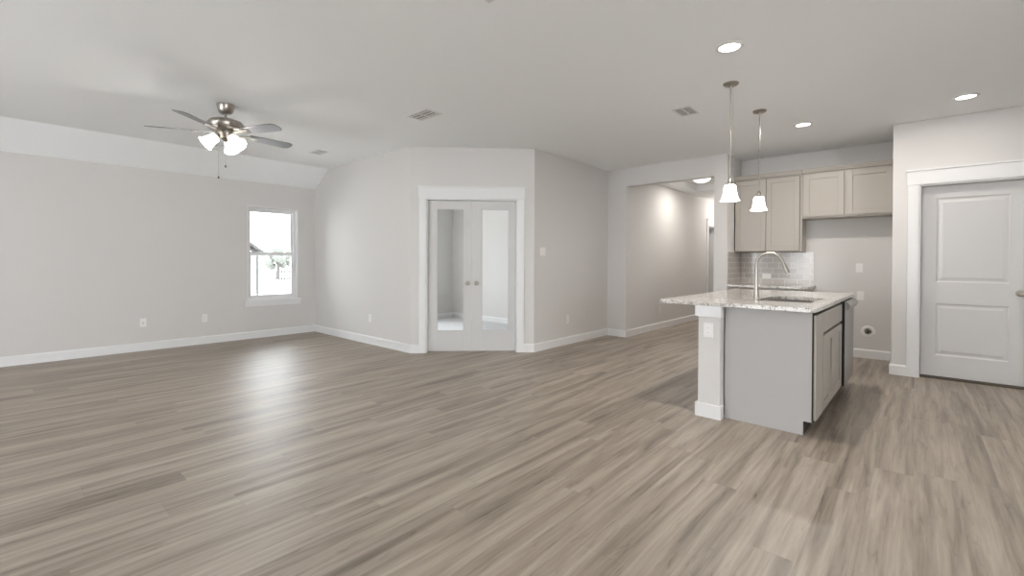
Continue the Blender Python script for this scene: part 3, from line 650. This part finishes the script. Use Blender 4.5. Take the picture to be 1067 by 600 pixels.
# ------------------------------------------------------------------ kitchen wall: base cabinet, counter, tile, uppers
t = empty('base_cabinet', (X5 + 0.005, Y6 - 0.61, 0), 0, 'low cabinet against the kitchen wall behind the island', 'cabinet')
w = 0.92
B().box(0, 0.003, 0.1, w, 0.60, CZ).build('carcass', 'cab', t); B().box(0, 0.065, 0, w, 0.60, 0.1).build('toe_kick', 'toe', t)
for k in range(2):
    shaker(t, 'drawer_front', 0.012 + k * 0.45, 0.455 + k * 0.45, 0.72, CZ - 0.02, flat=True); shaker(t, 'door', 0.012 + k * 0.45, 0.455 + k * 0.45, 0.112, 0.705)
tag(B().box(X5 + 0.002, Y6 - 0.645, CZ, X5 + 0.955, Y6 - 0.01, CZ + 0.03).build('countertop', 'granite', bevel=0.004), 'granite countertop along the kitchen wall under the tile', 'countertop')
TZ0, TZ1 = CZ + 0.031, 1.372
b = B().box(X5 + 0.008, Y6 - 0.008, TZ0, -1.045, Y6, TZ1).box(X5, Y6 - 0.63, TZ0, X5 + 0.008, Y6, TZ1)
struct(b.build('trim_5', 'tile'), 'glossy greige subway tile backsplash under the upper cabinets', 'backsplash')
UF = Y6 - 0.33     # front of the upper boxes
def crown(t, x0, x1, z, ret=False):
    B().prism([(0.0, z), (0.0, z + 0.012), (-0.026, z + 0.012), (-0.030, z + 0.026), (-0.044, z + 0.052), (-0.046, z + 0.064), (0.02, z + 0.064), (0.02, z)], x0, x1, 'x').build('crown_molding', 'cab', t)
UZ0, UZ1 = 1.372, 2.388
t = empty('upper_cabinet', (X5 + 0.004, UF, 0), 0, 'tall greige upper cabinet above the tile behind the pendants', 'cabinet')
w = -1.135 - (X5 + 0.004)
B().box(0, 0, UZ0, w, 0.325, UZ1).build('carcass', 'cab', t, bevel=0.001)
B().box(0.0, -0.001, UZ0 + 0.006, w - 0.022, 0.002, UZ1 - 0.004).build('reveal', 'gap', t)  # dark sheet that paints the shade between the upper doors
shaker(t, 'door', 0.014, 0.407, UZ0 + 0.010, UZ1 - 0.010, y=-0.001); shaker(t, 'door', 0.413, w - 0.026, UZ0 + 0.010, UZ1 - 0.010, y=-0.001)
crown(t, 0, w, UZ1)
t = empty('refrigerator_cabinet', (-1.132, UF, 0), 0, 'short two-door upper cabinet over the empty refrigerator space', 'cabinet')
w = X7 - 0.004 + 1.132; FZ0 = 1.805
B().box(0, 0, FZ0, w, 0.325, UZ1).build('carcass', 'cab', t, bevel=0.001)
shaker(t, 'door', 0.020, 0.448, FZ0 + 0.022, UZ1 - 0.012, y=-0.001); shaker(t, 'door', 0.474, w - 0.012, FZ0 + 0.022, UZ1 - 0.012, y=-0.001)
crown(t, 0, w, UZ1)

# ------------------------------------------------------------------ outdoors seen through the window
tag(B().box(-90, -50, -0.75, XW - 0.6, 70, -0.55).build('yard_ground', 'ground'), 'pale sunlit ground outside the window', 'ground', kind='structure')
h = empty('neighbor_house', (-19.0, 3.0, -0.55), 0, 'pale neighboring house with sloping roof seen at the window left edge', 'house')
B().prism([(-9, 0), (3.62, 0), (3.62, 1.95), (-3.0, 6.75), (-9, 2.3)], -8, 0, 'x').build('house_wall', 'siding', h)
B().prism([(3.86, 1.95), (3.86, 2.02), (-3.0, 7.16), (-9.3, 2.45), (-9.3, 2.37), (-3.0, 7.08)], -8.2, 0.35, 'x').build('roof', 'roof', h)
B().prism([(3.70, 1.93), (3.70, 1.98), (-3.0, 6.97), (-3.0, 6.92)], 0.0, 0.08, 'x').build('rake_trim', 'slat', h)
B().box(0.0, 3.55, 0, 0.06, 3.63, 1.95).build('corner_board', 'slat', h)
def tree(x, y, r, hh, label):
    t = empty('tree', (x, y, -0.55), 0, label, 'tree', 'trees beyond the yard')
    B().tube([(0, 0, 0), (0.1, 0.05, hh * 0.5), (0.0, 0.0, hh * 0.8)], [0.22, 0.16, 0.08], 8).build('trunk', 'bark', t)
    b = B()
    for k in range(14):
        c = Vector((random.gauss(0, r * 0.45), random.gauss(0, r * 0.5), hh * 0.75 + random.gauss(0, hh * 0.14))); rr = r * random.uniform(0.3, 0.5)
        m = bmesh.ops.create_icosphere(b.bm, subdivisions=2, radius=rr, matrix=Matrix.Translation(c))
        for v in m['verts']: v.co += (v.co - c).normalized() * random.uniform(-0.15, 0.15) * rr
    b.build('foliage', 'leaf', t)
tree(-44, 17.0, 0.95, 2.3, 'low hazy tree just right of the house corner beyond the window')
tree(-46, 19.9, 1.0, 2.5, 'low hazy tree at the right side of the window view')
t = empty('yard_fence', (-34.0, 13.2, -0.55), R90, 'short grey slatted fence section far out in the yard', 'fence')
for k in range(2): B().box(0, 0.02, 0.42 + k * 0.5, 0.85, 0.06, 0.50 + k * 0.5).build('rail', 'slat', t)
for k in range(5): B().box(k * 0.18 + 0.01, 0, 0.0 if k in (0, 4) else 0.32, k * 0.18 + 0.11, 0.02, 1.15).build('picket', 'slat', t)
